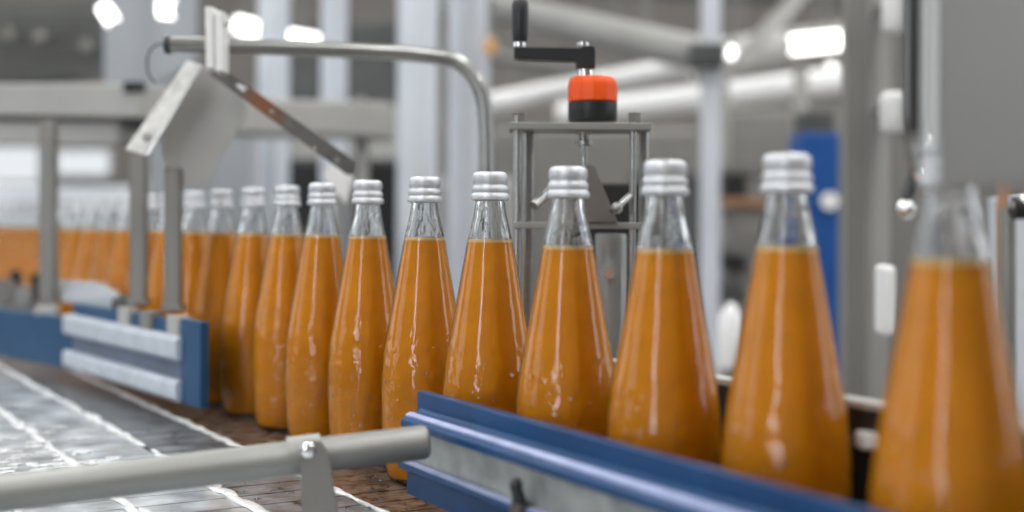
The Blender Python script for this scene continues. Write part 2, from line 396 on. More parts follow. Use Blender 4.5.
def make_bottle(fill):
    seg = 64
    root = thing('juice_bottle', 'x', 'bottle')
    outer = smoothp(OUT, 0.05, fill-0.05, 24) + smoothp(OUT, fill-0.02, 4.8, 60)
    nn = 24
    o_ = [(zof(d), r*DM) for d, r in outer] + [(zof(4.8), 0.0)]
    inner = [(zof(4.62), 0.0)] + [(zof(d), r*DM-0.0030) for d, r in reversed(smoothp(OUT, 0.05, 4.6, 50))]
    prof = o_; mb = MB()
    mb.lathe(o_, seg=seg, mi=lambda i: 0 if i < nn else 1)
    n0 = len(mb.bm.faces)
    mb.lathe(inner, seg=seg, mi=lambda i: 0)
    # lip joins outer and inner walls
    rt, ri = outer[0][1]*DM, outer[0][1]*DM-0.0030
    a = [v for v in mb.bm.verts if abs(v.co.z-zof(0.05)) < 1e-6]
    av = [v for v in a if v.co.xy.length > (rt+ri)/2]; bv = [v for v in a if v.co.xy.length <= (rt+ri)/2]
    key = lambda v: math.atan2(v.co.y, v.co.x); av.sort(key=key); bv.sort(key=key)
    for k in range(seg): mb.bm.faces.new((av[k], av[(k+1) % seg], bv[(k+1) % seg], bv[k]))
    mb.build('glass_body', [M['glass'], M['skin']], root, smooth=True)
    jp = [(zof(d), r*DM-0.0010) for d, r in smoothp(OUT, fill, 4.72, 60)]
    j = MB().lathe([(jp[0][0]-0.0006, 0.0)] + jp + [(jp[-1][0], 0.0)], seg=seg).build('juice', M['juice'], root, smooth=True)
    rf = interp(OUT, fill)*DM-0.0011
    MB().lathe([(zof(fill)+0.0006, 0.0), (zof(fill)+0.0006, rf*0.8), (zof(fill)+0.0024, rf-0.0002), (zof(fill)+0.0012, rf+.0004), (zof(fill)-0.0002, rf+.0006), (zof(fill)-0.0002, 0.0)], seg=seg).build('froth_ring', M['froth'], j, smooth=True)
    cp = [(0, 0), (0, .195), (.012, .222), (.04, .243), (.075, .250), (.15, .250), (.165, .238), (.185, .234), (.20, .240), (.215, .256), (.25, .262), (.285, .256), (.295, .246), (.31, .252), (.325, .270), (.36, .278), (.395, .270), (.41, .24), (.41, .21), (.1, .2), (.1, 0)]
    mb = MB(); mb.lathe([(zof(d), r*DM) for d, r in cp], seg=96)
    for v in mb.bm.verts:
        r = v.co.xy.length
        if r > .245*DM:
            k = round(math.atan2(v.co.y, v.co.x)/(2*PI/96)); s_ = 1.0 + (0.008 if k % 2 else -0.008); v.co.x *= s_; v.co.y *= s_
    mb.build('cap', M['alu'], root, smooth=True)
    return root
protoA = make_bottle(1.0); protoB = make_bottle(1.06)
def copy_tree(o, parent=None):
    c = o.copy(); COL.objects.link(c)
    if parent is not None: c.parent = parent
    for ch in list(o.children): copy_tree(ch, c)
    return c
# measured apparent size (pixels per cap-to-fill height) and column of the first ten bottles
meas = [(951, 117.), (787, 96.), (665, 86.5), (568, 77.5), (490, 70.), (424.5, 63.), (367.5, 58.), (322, 54.), (287, 50.3), (253, 47.)]
LAB = {
 1: 'largest juice bottle at the right edge, its cap hidden by the steel housing',
 2: 'juice bottle in front of the blue cabinet, second from the right edge',
 3: 'juice bottle just right of the orange crank knob, third from the right',
 4: 'juice bottle straight below the orange and black crank knob',
 5: 'juice bottle below the bent end of the steel tube, left of the crank frame',
 6: 'juice bottle whose foot shows between the grey rod and the blue rail',
 7: 'juice bottle right of the lower end of the stained slotted bar, behind the grey rod',
 8: 'juice bottle standing behind the screw of the rod clamp, eighth from the right',
 9: 'juice bottle with its foot in view, ninth from the right',
 10: 'juice bottle with a visible foot, nearest to the end of the left blue rail',
 11: 'juice bottle partly hidden by the end block of the left blue rail',
}
ORD = ['twelfth', 'thirteenth', 'fourteenth', 'fifteenth', 'sixteenth', 'seventeenth', 'eighteenth', 'nineteenth', 'twentieth', 'twenty-first', 'twenty-second', 'twenty-third', 'twenty-fourth', 'twenty-fifth', 'twenty-sixth', 'twenty-seventh']
rot = random.Random(3)
for n in range(1, 27):
    if n <= 10:
        px, Dp = meas[n-1]; X = (px-512)*DM/Dp; Y = F*DM/Dp
    else:
        X = DM*(-5.53 - 1.05*(n-10)); Y = F*DM*(0.02128 + 0.00136*(n-10))
    if n == 1: r = protoB
    elif n == 2: r = protoA
    else: r = copy_tree(protoB if n in (3, 4) else protoA)
    r.location = (X, Y, 0.0003); r.rotation_euler.z = rot.uniform(0, 6.28)
    r['label'] = LAB[n] if n in LAB else 'blurred juice bottle, %s in the row counted from the right edge' % ORD[n-12]
    r['category'] = 'bottle'; r['group'] = 'juice bottles in a row on the conveyor'

# ------------------------------------------------------------ front (near right) guide rail
A = Vector((-0.0709, 0.98)); B = Vector((0.153, 0.579)); dirr = (B-A).normalized(); E = A + dirr*0.95
t = thing('guide_rail', 'blue and steel guide rail in front of the bottles at lower right', 'guide rail', (A.x, A.y, 0))
A2 = A + dirr*0.010; AL = A + dirr*0.014
MB().sweep([(0.004, .0945), (0.004, .071), (-.004, .071), (-.004, .0945)], A + dirr*0.008, E).sweep([(-.0038, .070), (-.020, .070), (-.020, .0755), (-.0165, .0775), (-.007, .0805), (-.0038, .083)], AL, E).build('upper_blue_strip', M['blue'], t, bevel=0.0009)
MB().sweep([(-.004, .0700), (-.014, .0700), (-.014, .0445), (-.004, .0445)], A + dirr*0.016, E).build('steel_web', M['web'], t)
MB().sweep([(0.002, .0445), (-.020, .0445), (-.0205, .0395), (-.016, .0375), (-.013, .0375), (-.013, .019), (0.002, .019)], A2, E).build('lower_blue_strip', M['blue'], t, bevel=0.0009)
# lamp highlight on the two ledges, painted as pale lilac strips
MB().sweep([(-.0160, .0770), (-.0160, .0788), (-.0120, .0804), (-.0120, .0790)], AL, E).build('ledge_highlight', M['lilac'], t)
MB().sweep([(-.0206, .0443), (-.0206, .0458), (-.0150, .0458), (-.0150, .0443)], A2, E).build('ledge_highlight', M['lilac'], t)

# black clamp knob in front of that rail
k0 = P(516, 512, 0.80)
t = thing('clamp_knob', 'small black clamp knob before the front guide rail', 'knob', (k0.x, k0.y, 0))
c = P(516, 486, 0.80)
MB().sphere(c, 0.0042, (1, 1, 1.3)).tube([c, P(520, 505, 0.80)], [0.0035, 0.0048]).build('knob', M['black'], t, smooth=True)
MB().tube([P(520, 503, 0.80), Vector((k0.x+0.003, k0.y, 0.0))], 0.0065).build('post', M['steel_dark'], t, smooth=True)
MB().tube([Vector((k0.x+0.003, k0.y, 0.030)), Vector((k0.x+0.062, k0.y+0.028, 0.030))], 0.004).build('spigot', M['steel'], t, smooth=True)

# ------------------------------------------------------------ foreground rod with clamp
a = P(-190, 517, 0.80); b_ = P(429, 441.5, 0.885)
t = thing('support_rod', 'thick grey steel support rod crossing the lower left foreground', 'rod', (a.x, a.y, 0))
d = (b_-a).normalized()
MB().tube([a, b_-d*0.004, b_-d*0.0012, b_], [0.0116, 0.0116, 0.0105, 0.0085], 40).build('rod', M['steel_soft'], t, smooth=True)
MB().tube([Vector((a.x+0.02, a.y, a.z+0.03)), Vector((a.x+0.02, a.y, -0.075))], 0.012).build('stand_post', M['steel_soft'], t, smooth=True)
c = P(303, 455, 0.868)
t = thing('rod_clamp', 'grey clamp with screw and strap hanging on the foreground rod', 'clamp', c)
MB().tube([c - d*0.010, c + d*0.012], 0.0132, 40).build('collar', M['steel_soft'], t, smooth=True)
sc_ = P(308, 450, 0.852)
MB().tube([sc_ + Vector((0, 0.012, 0)), sc_], 0.0055, 24).sphere(sc_, 0.0056, (1, .45, 1)).build('screw', M['steel_bright'], t, smooth=True)
Yc = 0.852
MB().prism([P(300, 452, Yc), P(306, 441, Yc), P(320, 441, Yc), P(328, 452, Yc), P(336, 500, Yc), P(341, 546, Yc), P(304, 546, Yc), P(301, 500, Yc)], (0, 0.003, 0)).build('strap', M['grey'], t, bevel=0.0006)

# ------------------------------------------------------------ left guide rail
R0 = P(210, 400, 1.40); R1 = P(76, 364, 1.79)
A = Vector((R0.x, R0.y)); B = Vector((R1.x, R1.y)); dl = (B-A).normalized()
t = thing('guide_rail', 'worn blue and silver guide rail with square end block at left', 'guide rail', (A.x, A.y, 0.02))
MB().sweep([(-.012, .020), (-.002, .020), (-.002, .113), (-.012, .113)], A - dl*0.002, A + dl*0.056).build('end_block', M['blue_soft'], t, bevel=0.001)
A3 = A + dl*0.052
MB().sweep([(-.004, .020), (-.004, .108), (.006, .108), (.006, .020)], A3, B).build('back_plate', M['blue_soft'], t, bevel=0.0006)
for z0, z1 in ((.066, .093), (.021, .045)):
    MB().sweep([(-.004, z0), (-.016, z0), (-.019, z0+.004), (-.019, z1-.004), (-.016, z1), (-.004, z1)], A3, B).build('silver_bar', M['rail_white'], t, bevel=0.001)
MB().sweep([(-.0041, .045), (-.010, .045), (-.010, .066), (-.0041, .066)], A3, B).build('grey_groove_strip', M['groove'], t)
for s0 in (0.07, 0.16, 0.24):
    MB().sweep([(-.010, .0905), (.006, .0905), (.006, .114), (-.010, .114)], A + dl*s0, A + dl*(s0+.035)).build('clamp_block', M['lgrey'] if s0 != .16 else M['grey'], t, bevel=0.001)
MB().sphere(P(122, 305, 1.66), 0.014, (1, .6, 1)).build('clamp_nut', M['dgrey'], t, smooth=True)
# plain blue side panel farther left
C0 = P(80, 340, 1.775); C1 = P(-90, 340, 2.25)
t = thing('side_panel', 'plain dull blue side panel at the left edge of the photo', 'panel', (C0.x, C0.y, 0.01))
MB().sweep([(-.010, .018), (.004, .018), (.004, .088), (-.010, .088)], (C0.x, C0.y), (C1.x, C1.y)).build('board', M['blue_soft'], t, bevel=0.002)
MB().box(P(48, 311, 1.86), (0.03, 0.02, 0.014), bevel=0.002).build('bolt_plate', M['lgrey'], t)

# pale deflector behind that panel, leading to the bottles
def plate(name, pts, off, m, parent=None, bevel=0.0): return MB().prism(pts, off).build(name, m, parent, bevel=bevel)
tag(plate('deflector_plate', [P(58, 280, 2.02), P(96, 283, 1.86), P(118, 296, 1.74), P(126, 312, 1.70), P(60, 301, 1.95)], (0.004, 0.012, 0), M['hazeblue'], bevel=0.001), 'pale bent deflector plate behind the left guide rail', 'plate')
t = thing('valve_cluster', 'dark and grey valve cluster above the plain blue panel', 'valve', P(25, 300, 2.3))
for (x, y, r, mm) in ((8, 290, 12, 'grey'), (26, 296, 10, 'steel_soft'), (44, 288, 9, 'dgrey')):
    c = P(x, y, 2.3); MB().tube([c + Vector((0, -0.02, 0)), c + Vector((0, 0.03, 0))], S(r, 2.3), 20).build('valve_body', M[mm], t, smooth=True)
for (x, y) in ((16, 276), (36, 279)):
    c = P(x, y, 2.3); MB().sphere(c, S(6, 2.3)).tube([c, P(x, 300, 2.3)], S(2.5, 2.3)).build('valve_knob', M['blackish'], t, smooth=True)
MB().box(P(25, 308, 2.31), (S(76, 2.3), 0.05, S(10, 2.3)), bevel=0.002).build('manifold', M['steel_soft'], t)

# rear guide rail, black with a steel top edge
t = thing('guide_rail', 'low black guide rail behind the bottles, seen between them', 'guide rail', UV(.062, 0, 0))
ra = UV(.062, -1.3); rb = UV(.062, 2.6)
MB().sweep([(0, .016), (.012, .016), (.012, .1145), (0, .1145)], (ra.x, ra.y), (rb.x, rb.y)).build('black_board', M['blackish'], t)
MB().sweep([(-.002, .1145), (.014, .1145), (.014, .118), (-.002, .118)], (ra.x, ra.y), (rb.x, rb.y)).build('top_edge', M['lgrey'], t)
for v in (-0.46, 0.1, 0.7, 1.4):
    MB().box(UV(.068, v, .008), (.03, .02, .016), RZ).build('foot', M['steel_bright'], t)
MB().box(P(871, 440, .745), (.016, .012, .010), bevel=.002).build('clip', M['white'], t)

# ------------------------------------------------------------ infeed posts and the folded guide plate (left)
def post(name, px, ytop, ybot, Y, wpx, lab, m='frame'):
    p0 = P(px, ybot, Y); p1 = P(px, ytop, Y); wd = S(wpx, Y)
    t = thing(name, lab, 'post', p0)
    MB().bar(p0, p1, wd*0.95, wd*0.8, bevel=wd*0.12).build('shaft', M[m], t)
    MB().box(p0 + Vector((0, 0, 0.004)), (wd*1.2, wd*1.1, 0.006), bevel=0.001).build('foot_plate', M[m], t)
    return t
post('support_post', 139, 150, 305, 1.62, 17, 'flat grey post under the low end of the folded plate')
post('support_post', 173.5, 168, 311, 1.50, 17, 'flat grey post standing on the rail right beneath the grey plate')
post('support_post', 49, 121, 304, 1.97, 17, 'grey post at far left, alone under the long machine beam')

Yp = 1.50
t = thing('guide_plate', 'grey folded sheet metal guide plate with a bright sloping flange', 'plate', P(200, 180, Yp))
pts = [(200, 64), (222, 74), (240, 92), (247, 106), (243, 122), (222, 152), (208, 184), (180, 186), (164, 178), (161, 137), (150, 152), (146, 150), (196, 70)]
MB().prism([P(x, y, Yp) for x, y in pts], (0, 0.004, 0)).build('sheet', M['lgrey'], t)
MB().prism([P(187, 60, 1.482), P(201, 65, 1.458), P(146, 155, 1.462), P(125, 149, 1.486)], (0.001, 0.002, -0.001)).build('flange', M['flange'], t, bevel=0.0008)
MB().prism([P(201, 64, 1.452), P(203, 65, 1.452), P(148, 155, 1.456), P(146, 154, 1.456)], (0, 0.003, 0)).build('flange_lip', M['steel_bright'], t)
MB().sphere(P(147, 137, 1.452), S(5, 1.47), (1, .4, 1)).build('rivet', M['lgrey'], t, smooth=True)

# perforated stained bar
Yb = 1.44
b0 = P(212, 70, Yb); b1 = P(352, 168, Yb)
t = thing('slotted_bar', 'dark stained steel bar with holes sloping down from the tube clamp', 'bar', b0)
dd = (b1-b0).normalized(); nn_ = Vector((-dd.z, 0, dd.x)); hw = S(8.5, Yb)
e1 = b1 + dd*0.006
MB().prism([b0 - nn_*hw*0.6, b1 - nn_*hw, e1 - nn_*hw*0.3, b1 + nn_*hw*0.9, b0 + nn_*hw*0.9], (0, 0.003, 0)).build('bar', M['stain'], t, bevel=0.0004, origin=b0)
STAIN_V.default_value = (P(262, 107, Yb) - b0)
for (x, y) in ((242, 88), (272, 112), (315, 148), (337, 160)):
    c = P(x, y, Yb); 
    if x == 242:
        MB().tube([c - dd*0.006 + Vector((0, -.001, 0)), c + dd*0.006 + Vector((0, -.001, 0))], 0.0032, 12).build('slot', M['steel_bright'], t, smooth=True)
    else:
        MB().tube([c + Vector((0, -.0015, 0)), c + Vector((0, .0, 0))], 0.0028, 16).build('rivet', M['steel_bright'], t, smooth=True)
MB().bar(b0 + Vector((0, .006, 0)) , P(222, 62, Yb+0.006), 0.006, 0.012).build('lug', M['steel_dark'], t)

# ------------------------------------------------------------ bent steel tube rail and its clamp
path = [P(170, 44.5, 1.42), P(300, 48, 1.45), P(400, 53, 1.49), P(425, 55.5, 1.505)]
cx = P(452, 90, 1.51); 
for k in range(1, 10):
    an = PI/2 - (PI/2)*k/9
    path.append(P(440 + 45*math.cos(an), 116 - 59*math.sin(an), 1.51))
path += [P(486, 135, 1.51), P(486.5, 180, 1.51), Vector((P(487, 180, 1.51).x, 1.51, -0.055))]
t = thing('bent_tube_rail', 'long bent stainless steel tube running over the bottles at upper left', 'rail', path[-1])
MB().tube(path, 0.0088, 28).build('tube', M['steel'], t, smooth=True)
MB().tube([P(165.5, 44.5, 1.42), P(171.5, 44.5, 1.42)], 0.0105, 24).build('end_plug', M['black'], t, smooth=True)
t = thing('tube_clamp', 'bright upright clamp gripping the bent tube at upper left', 'clamp', P(217, 72, 1.40))
MB().bar(P(212, 9, 1.405), P(213, 70, 1.405), S(8, 1.4), 0.030, bevel=0.001).build('jaw', M['white'], t)
MB().bar(P(221.5, 13, 1.405), P(222, 73, 1.405), S(8, 1.4), 0.030, bevel=0.001).build('jaw', M['white'], t)
MB().tube([P(205, 24, 1.40), P(229, 24, 1.40)], 0.003, 12).build('bolt', M['steel'], t, smooth=True)
cab = []
for k in range(18):
    an = -0.4 + 3.6*k/17
    cab.append(P(160 + 13*math.cos(an+1.2), 64 - 20*math.sin(an+1.2), 1.52))
tag(MB().tube(cab, 0.0012, 8).build('cable', M['black'], smooth=True), 'thin dark cable loop beside the black tube plug', 'cable')

# ------------------------------------------------------------ crank adjuster frame (centre)
Yk = 1.20
t = thing('crank_adjuster', 'steel adjuster frame with an orange and black knob and black crank', 'adjuster', Vector((P(580, 228, Yk).x, Yk, -0.06)))
def kb(x0, x1, y0, y1, dy, dpt, m, name, bevel=0.0008):
    a = P(x0, y0, Yk+dy); b = P(x1, y1, Yk+dy)
    return MB().box(((a.x+b.x)/2, Yk+dy+dpt/2, (a.z+b.z)/2), (abs(b.x-a.x), dpt, abs(a.z-b.z)), bevel=bevel).build(name, M[m], t)
kb(509, 652, 122, 130, -0.01, 0.055, 'steel_soft', 'top_plate')
zb = -0.055
def kpost(x, wpx, dy, y0, zend, name='post', m='steel'):
    a = P(x, y0, Yk+dy); MB().tube([a, Vector((a.x, a.y, zend))], S(wpx/2, Yk), 20).build(name, M[m], t, smooth=True)
kpost(517.5, 8.5, 0.0, 116, zb); kpost(529, 11, 0.02, 129, zb); kpost(633, 7, 0.0, 129, zb); kpost(644, 10, 0.02, 129, zb)
kb(513, 642, 222, 229, -0.006, 0.012, 'steel_soft', 'cross_bar')
for x in (518, 634): 
    c = P(x, 117, Yk+0.002); MB().tube([c - Vector((0, 0, .006)), c + Vector((0, 0, .004))], 0.0065, 6).build('nut', M['steel_bright'], t)
# knob, shaft and crank
ck = P(592.5, 121, Yk+0.018)
def kz(y): return P(592.5, y, Yk+0.018).z
R = S(24.5, Yk+0.018)
MB().lathe([(kz(121.5), 0), (kz(121.5), R*.97), (kz(120), R), (kz(103), R), (kz(102.5), R*.9), (kz(102.5), 0)], (ck.x, ck.y, 0), 48).build('black_collar', M['black'], t, smooth=True)
mb = MB().lathe([(kz(102.6), 0), (kz(102.6), R*.95), (kz(101.5), R*1.0), (kz(86), R*1.0), (kz(80.5), R*.95), (kz(77.5), R*.84), (kz(76.8), R*.6), (kz(76.8), 0)], (ck.x, ck.y, 0), 72)
for v in mb.bm.verts:
    dxy = Vector((v.co.x-ck.x, v.co.y-ck.y)); 
    if dxy.length > R*.93:
        k = 1 + 0.012*math.cos(12*math.atan2(dxy.y, dxy.x)); v.co.x = ck.x+dxy.x*k; v.co.y = ck.y+dxy.y*k
mb.build('orange_knob', M['orange'], t, smooth=True)
xs = P(585.5, 70, Yk+.018)
MB().tube([Vector((xs.x, xs.y, kz(77.5))), Vector((xs.x, xs.y, kz(60)))], S(8, Yk), 24).build('shaft', M['steel_bright'], t, smooth=True)
cr = thing('crank', None, None, (0, 0, 0)); del_crank = cr
bpy.data.objects.remove(cr)
ar = MB()
ar.prism([P(514, 46.5, Yk+.008), P(580, 47.5, Yk+.008), P(583, 45.5, Yk+.008), P(594, 45.5, Yk+.008), P(595.5, 48, Yk+.008), P(595.5, 68.5, Yk+.008), P(577, 68.5, Yk+.008), P(576, 61, Yk+.008), P(520, 58.5, Yk+.008), P(514, 57.5, Yk+.008)], (0, 0.020, 0))
arm = ar.build('crank_arm', M['black'], t, bevel=0.0015)
MB().tube([P(583, 46, Yk+.018), P(583, 42.5, Yk+.018)], S(6, Yk), 20).build('screw', M['steel_bright'], arm, smooth=True)
MB().tube([P(519.5, 47, Yk+.016), P(519.5, 42.5, Yk+.016)], S(6.5, Yk), 20).build('collar', M['steel_bright'], arm, smooth=True)
hx = P(520, 43, Yk+.016)
def hzp(y): return P(520, y, Yk+.016).z
MB().lathe([(hzp(43.3), 0), (hzp(43.3), S(5.6, Yk)), (hzp(41), S(7.2, Yk)), (hzp(30), S(8.2, Yk)), (hzp(12), S(8.6, Yk)), (hzp(3), S(8.2, Yk)), (hzp(0), S(6.5, Yk)), (hzp(-1.5), S(3, Yk)), (hzp(-1.6), 0)], (hx.x, hx.y, 0), 32).build('grip', M['black'], arm, smooth=True)
# spindle under the plate
xs = P(584, 140, Yk+.018)
def tz(y): return P(584, y, Yk+.018).z
MB().lathe([(tz(130), 0), (tz(130), S(10, Yk)), (tz(134), S(9, Yk)), (tz(134), S(5, Yk)), (tz(140), S(5, Yk)), (tz(141), S(9, Yk)), (tz(145), S(9, Yk)), (tz(146), S(3.5, Yk)), (tz(222), S(3.5, Yk)), (tz(222), 0)], (xs.x, xs.y, 0), 24).build('spindle', M['steel'], t, smooth=True)
MB().prism([P(586, 165, 1.19), P(594, 165, 1.19), P(618, 222, 1.19), P(583, 222, 1.19)], (0, .006, 0)).build('gusset', M['panel'], t)
MB().tube([P(534, 206, 1.19), P(556, 186, 1.21)], 0.0045, 16).build('linkage', M['steel'], t, smooth=True)
MB().tube([P(612, 212, 1.175), P(630, 196, 1.19)], 0.0032, 16).sphere(P(617, 208, 1.17), 0.0055).build('catch', M['steel'], t, smooth=True)
cc = P(611, 240, 1.24)
MB().lathe([(P(0, 231, 1.24).z, 0), (P(0, 231, 1.24).z, S(15, 1.24)), (P(0, 234, 1.24).z, S(16, 1.24)), (-0.06, S(16, 1.24)), (-0.06, 0)], (cc.x, cc.y, 0), 32).build('cylinder', M['steel_soft'], t, smooth=True)
MB().tube([P(609, 274, 1.222), P(609, 274, 1.21)], S(5, 1.2), 16).build('bolt', M['steel_bright'], t, smooth=True)
tag(MB().box((P(612, 200, 1.42).x, 1.43, P(612, 230, 1.42).z-0.02), (S(66, 1.42), 0.05, S(130, 1.42)), bevel=0.003).build('gearbox', M['blackish']), 'black gearbox block behind the crank adjuster frame', 'gearbox')

# machine deck behind the conveyor
t = thing('machine_deck', 'flat steel machine deck behind the row of bottles', 'table', UV(0.56, 1.0, ZF))
MB().box(UV(0.56, 0.6, -0.07), (3.4, 0.88, 0.02), RZ, 0.004).build('deck_top', M['steel_soft'], t)
for (u, v) in ((0.2, -0.9), (0.9, -0.9), (0.2, 2.1), (0.9, 2.1)):
    MB().tube([UV(u, v, -0.08), UV(u, v, ZF)], 0.025).build('leg', M['steel_soft'], t, smooth=True)

# ------------------------------------------------------------ right machine housing (near)
q0 = Vector((P(935, 190, 0.50).x, 0.50)); dn = Vector((0.51, -0.86)).normalized()
zb_ = P(960, 191, 0.5).z
t = thing('machine_housing', 'big blurred brushed steel machine housing at the upper right corner', 'machine', (q0.x, q0.y, zb_))
qe = q0 + dn*0.42
MB().sweep([(0, zb_), (0.0, 1.0), (0.006, 1.0), (0.006, zb_)], q0, qe).build('front_panel', M['panel'], t, bevel=0.001)
MB().sweep([(-0.001, zb_+0.018), (-0.001, 1.0), (0.007, 1.0), (0.007, zb_+0.018)], q0 - dn*0.0040, q0 - dn*0.0004).build('bright_edge', M['white'], t)
sa = P(911, 135, 0.525); sb = P(923.5, 135, 0.525)
MB().box(((sa.x+sb.x)/2, 0.530, (sa.z+1.0)/2), (sb.x-sa.x, 0.010, 1.0-sa.z), bevel=.0008).build('rubber_seal', M['blackish'], t)
qb = q0 + Vector((0.075, 0.015))
MB().box((qb.x, qb.y-0.06, 0.99), (0.16, 0.12, 0.02)).build('top_bracket', M['panel'], t)

# brackets hanging beside the housing
t = thing('chrome_bracket', 'shiny blurred bracket and ball joint left of the big housing', 'bracket', P(912, 200, .78))
MB().tube([P(914, 118, .78), P(917, 160, .78), P(926, 190, .78)], [0.007, 0.006, 0.004], 20).build('arm', M['steel'], t, smooth=True)
MB().sphere(P(926, 150, .78), 0.006, (1, 1, 1.6)).sphere(P(922, 172, .78), 0.006, (1, 1, 1.3)).build('nut', M['steel_bright'], t, smooth=True)
MB().sphere(P(906, 209, .78), 0.0062).build('ball_joint', M['steel_bright'], t, smooth=True)
MB().tube([P(914, 118, .78), Vector((P(914, 118, .78).x, .78, 0.95))], 0.007).build('hanger_rod', M['steel'], t, smooth=True)
MB().tube([P(916, 168, .785), P(905, 200, .785)], 0.004).build('link', M['dgrey'], t, smooth=True)
t = thing('ball_handle', 'blurred dark and chrome knob cut by the right edge', 'knob', P(1018, 207, .8))
MB().sphere(P(1021, 205, .8), 0.0062).build('ball', M['steel_bright'], t, smooth=True)
MB().tube([P(1012, 208, .8), P(1030, 208, .8)], 0.007).build('stem', M['blackish'], t, smooth=True)
MB().tube([P(1008, 208, .82), P(1008, 420, .82)], S(8, .82)).build('pillar', M['steel_soft'], t, smooth=True)

# grey equipment column right of the blue cabinet
def column(px0, px1, Y, m, name, lab, cat, ztop=ZC, zbot=ZF, dep=None, round_=False, y0=None, y1=None):
    x0 = P(px0, HZ, Y).x; x1 = P(px1, HZ, Y).x; wd = x1-x0; dep = dep or wd
    z1 = P((px0+px1)/2, y0, Y).z if y0 is not None else ztop
    z0 = P((px0+px1)/2, y1, Y).z if y1 is not None else zbot
    if round_: o = MB().tube([((x0+x1)/2, Y+wd/2, z0), ((x0+x1)/2, Y+wd/2, z1)], wd/2, 32).build(name, m, smooth=True)
    else: o = MB().box(((x0+x1)/2, Y+dep/2, (z0+z1)/2), (wd, dep, z1-z0), bevel=min(wd, dep)*0.06).build(name, m)
    if lab: tag(o, lab, cat)
    return o
column(846, 868, 2.1, M['grey'], 'machine_column', 'tall brownish grey machine column between the blue cabinet and the housing', 'column')
column(869, 890, 2.15, M['lgrey'], 'machine_column', 'tall lighter grey column touching the brownish one', 'column')
column(890, 926, 3.2, M['grey'], 'machine_cabinet', 'grey machine cabinet behind the chrome bracket', 'cabinet')
for (x, y, r, l) in ((897, 12, 15, 'round white lamp glare at the top right beside the black seal'), (895, 112, 15, 'white filter canister left of the black seal')):
    c = P(x, y, 2.05)
    can = tag(MB().lathe([(-S(r*1.3, 2.05), 0), (-S(r*1.3, 2.05), S(r*.8, 2.05)), (-S(r, 2.05), S(r, 2.05)), (S(r, 2.05), S(r, 2.05)), (S(r*1.3, 2.05), S(r*.7, 2.05)), (S(r*1.3, 2.05), 0)], c, 24).build('filter_canister', M['white'], smooth=True), l.replace('lamp glare', 'filter canister'), 'canister', 'white filter canisters')
    MB().bar(c, P(880, y, 2.14), .02, .02).build('bracket', M['grey'], can)
    can.children[0].location = (0, 0, 0)
column(1000, 1010, 1.7, M['brown'], 'copper_pipe', 'thin brownish pipe at the right edge', 'pipe', zbot=-0.058)
column(1010, 1075, 2.0, M['bluewhite'], 'machine_door', 'pale blue grey machine door at the right edge', 'door', y0=195)

# ------------------------------------------------------------ mid background, right half
t = thing('blue_cabinet', 'bright blue cabinet column behind the second bottle cap', 'cabinet', Vector((P(820, HZ, 3.0).x, 3.0, ZF)))
a0 = P(800, 132, 3.0); a1 = P(840, 132, 3.0)
MB().box(((a0.x+a1.x)/2, 3.06, (a0.z+ZF)/2), (a1.x-a0.x, 0.12, a0.z-ZF), bevel=.006).build('body', M['cabblue'], t)
MB().box(((a0.x+a1.x)/2, 3.06, a0.z+0.02), ((a1.x-a0.x)*0.8, 0.10, 0.06), bevel=.006).build('top_cap', M['dgrey'], t)
c = P(829, 201, 2.995); MB().tube([c, c + Vector((0, -0.012, 0))], S(9, 3.0), 24).build('round_sign', M['white'], t, smooth=True)

pl = column(702, 720, 3.8, M['bluewhite'], 'steel_post', 'pale slender post behind the gap between the second and third bottles', 'post')
tag(MB().box(P(706, 56, 3.78), (0.10, 0.08, 0.07), bevel=.01).build('pipe_junction', M['dgrey']), 'dark junction box on the pale slender post', 'box')
def beam(name, x0, y0, Y0, x1, y1, Y1, th, m, lab, cat, round_=True):
    a = P(x0, y0, Y0); b = P(x1, y1, Y1); r = S(th/2, (Y0+Y1)/2)
    o = (MB().tube([a, b], r, 28) if round_ else MB().bar(a, b, r*1.2, r*2, bevel=r*.1)).build(name, m, smooth=round_)
    if name == 'air_duct':
        for q in (0.2, 0.8):
            c = a.lerp(b, q); MB().tube([c + Vector((0, 0, r*.6)), Vector((c.x, c.y, ZC))], 0.008, 8).build('hanger', M['grey'], o)
    return tag(o, lab, cat)
beam('air_duct', 430, -6, 4.3, 706, 56, 4.05, 34, M['lgrey'], 'thick grey overhead duct sloping down behind the crank grip', 'duct')
beam('air_duct', 470, 108, 5.0, 690, 66, 4.6, 22, M['white'], 'upper of the two white ducts right of the orange knob', 'duct')
beam('air_duct', 560, 116, 5.6, 850, 80, 5.2, 28, M['white'], 'lower, brighter white duct passing behind the orange knob', 'duct')
beam('air_duct', 712, 60, 5.4, 850, 40, 6.0, 38, M['lgrey'], 'grey overhead duct right of the pale slender post', 'duct')
beam('roof_brace', 738, 64, 5.0, 806, -12, 5.0, 16, M['lgrey'], 'slanting brace at the top right of the slender post', 'beam', False)
beam('roof_brace', 560, -14, 7.0, 900, 6, 7.0, 14, M['dgrey'], 'dark roof rail at the top edge of the photo', 'beam', False)
beam('air_duct', 470, 52, 6.6, 620, 78, 6.2, 14, M['grey'], 'thin grey pipe sloping behind the black crank arm', 'pipe')
c = P(490, 46, 3.85)
t = thing('amber_beacon', 'small amber blurred beacon left of the black crank grip', 'lamp', c)
MB().lathe([(-S(7, 4.2), 0), (-S(7, 4.2), S(6, 4.2)), (S(4, 4.2), S(6, 4.2)), (S(7, 4.2), S(3, 4.2)), (S(8, 4.2), 0)], c, 24).build('dome', M['amber'], t, smooth=True)
MB().tube([c + Vector((0, 0, S(7, 4.2))), Vector((c.x, c.y, ZC))], 0.008, 10).build('hanger', M['grey'], t, smooth=True)
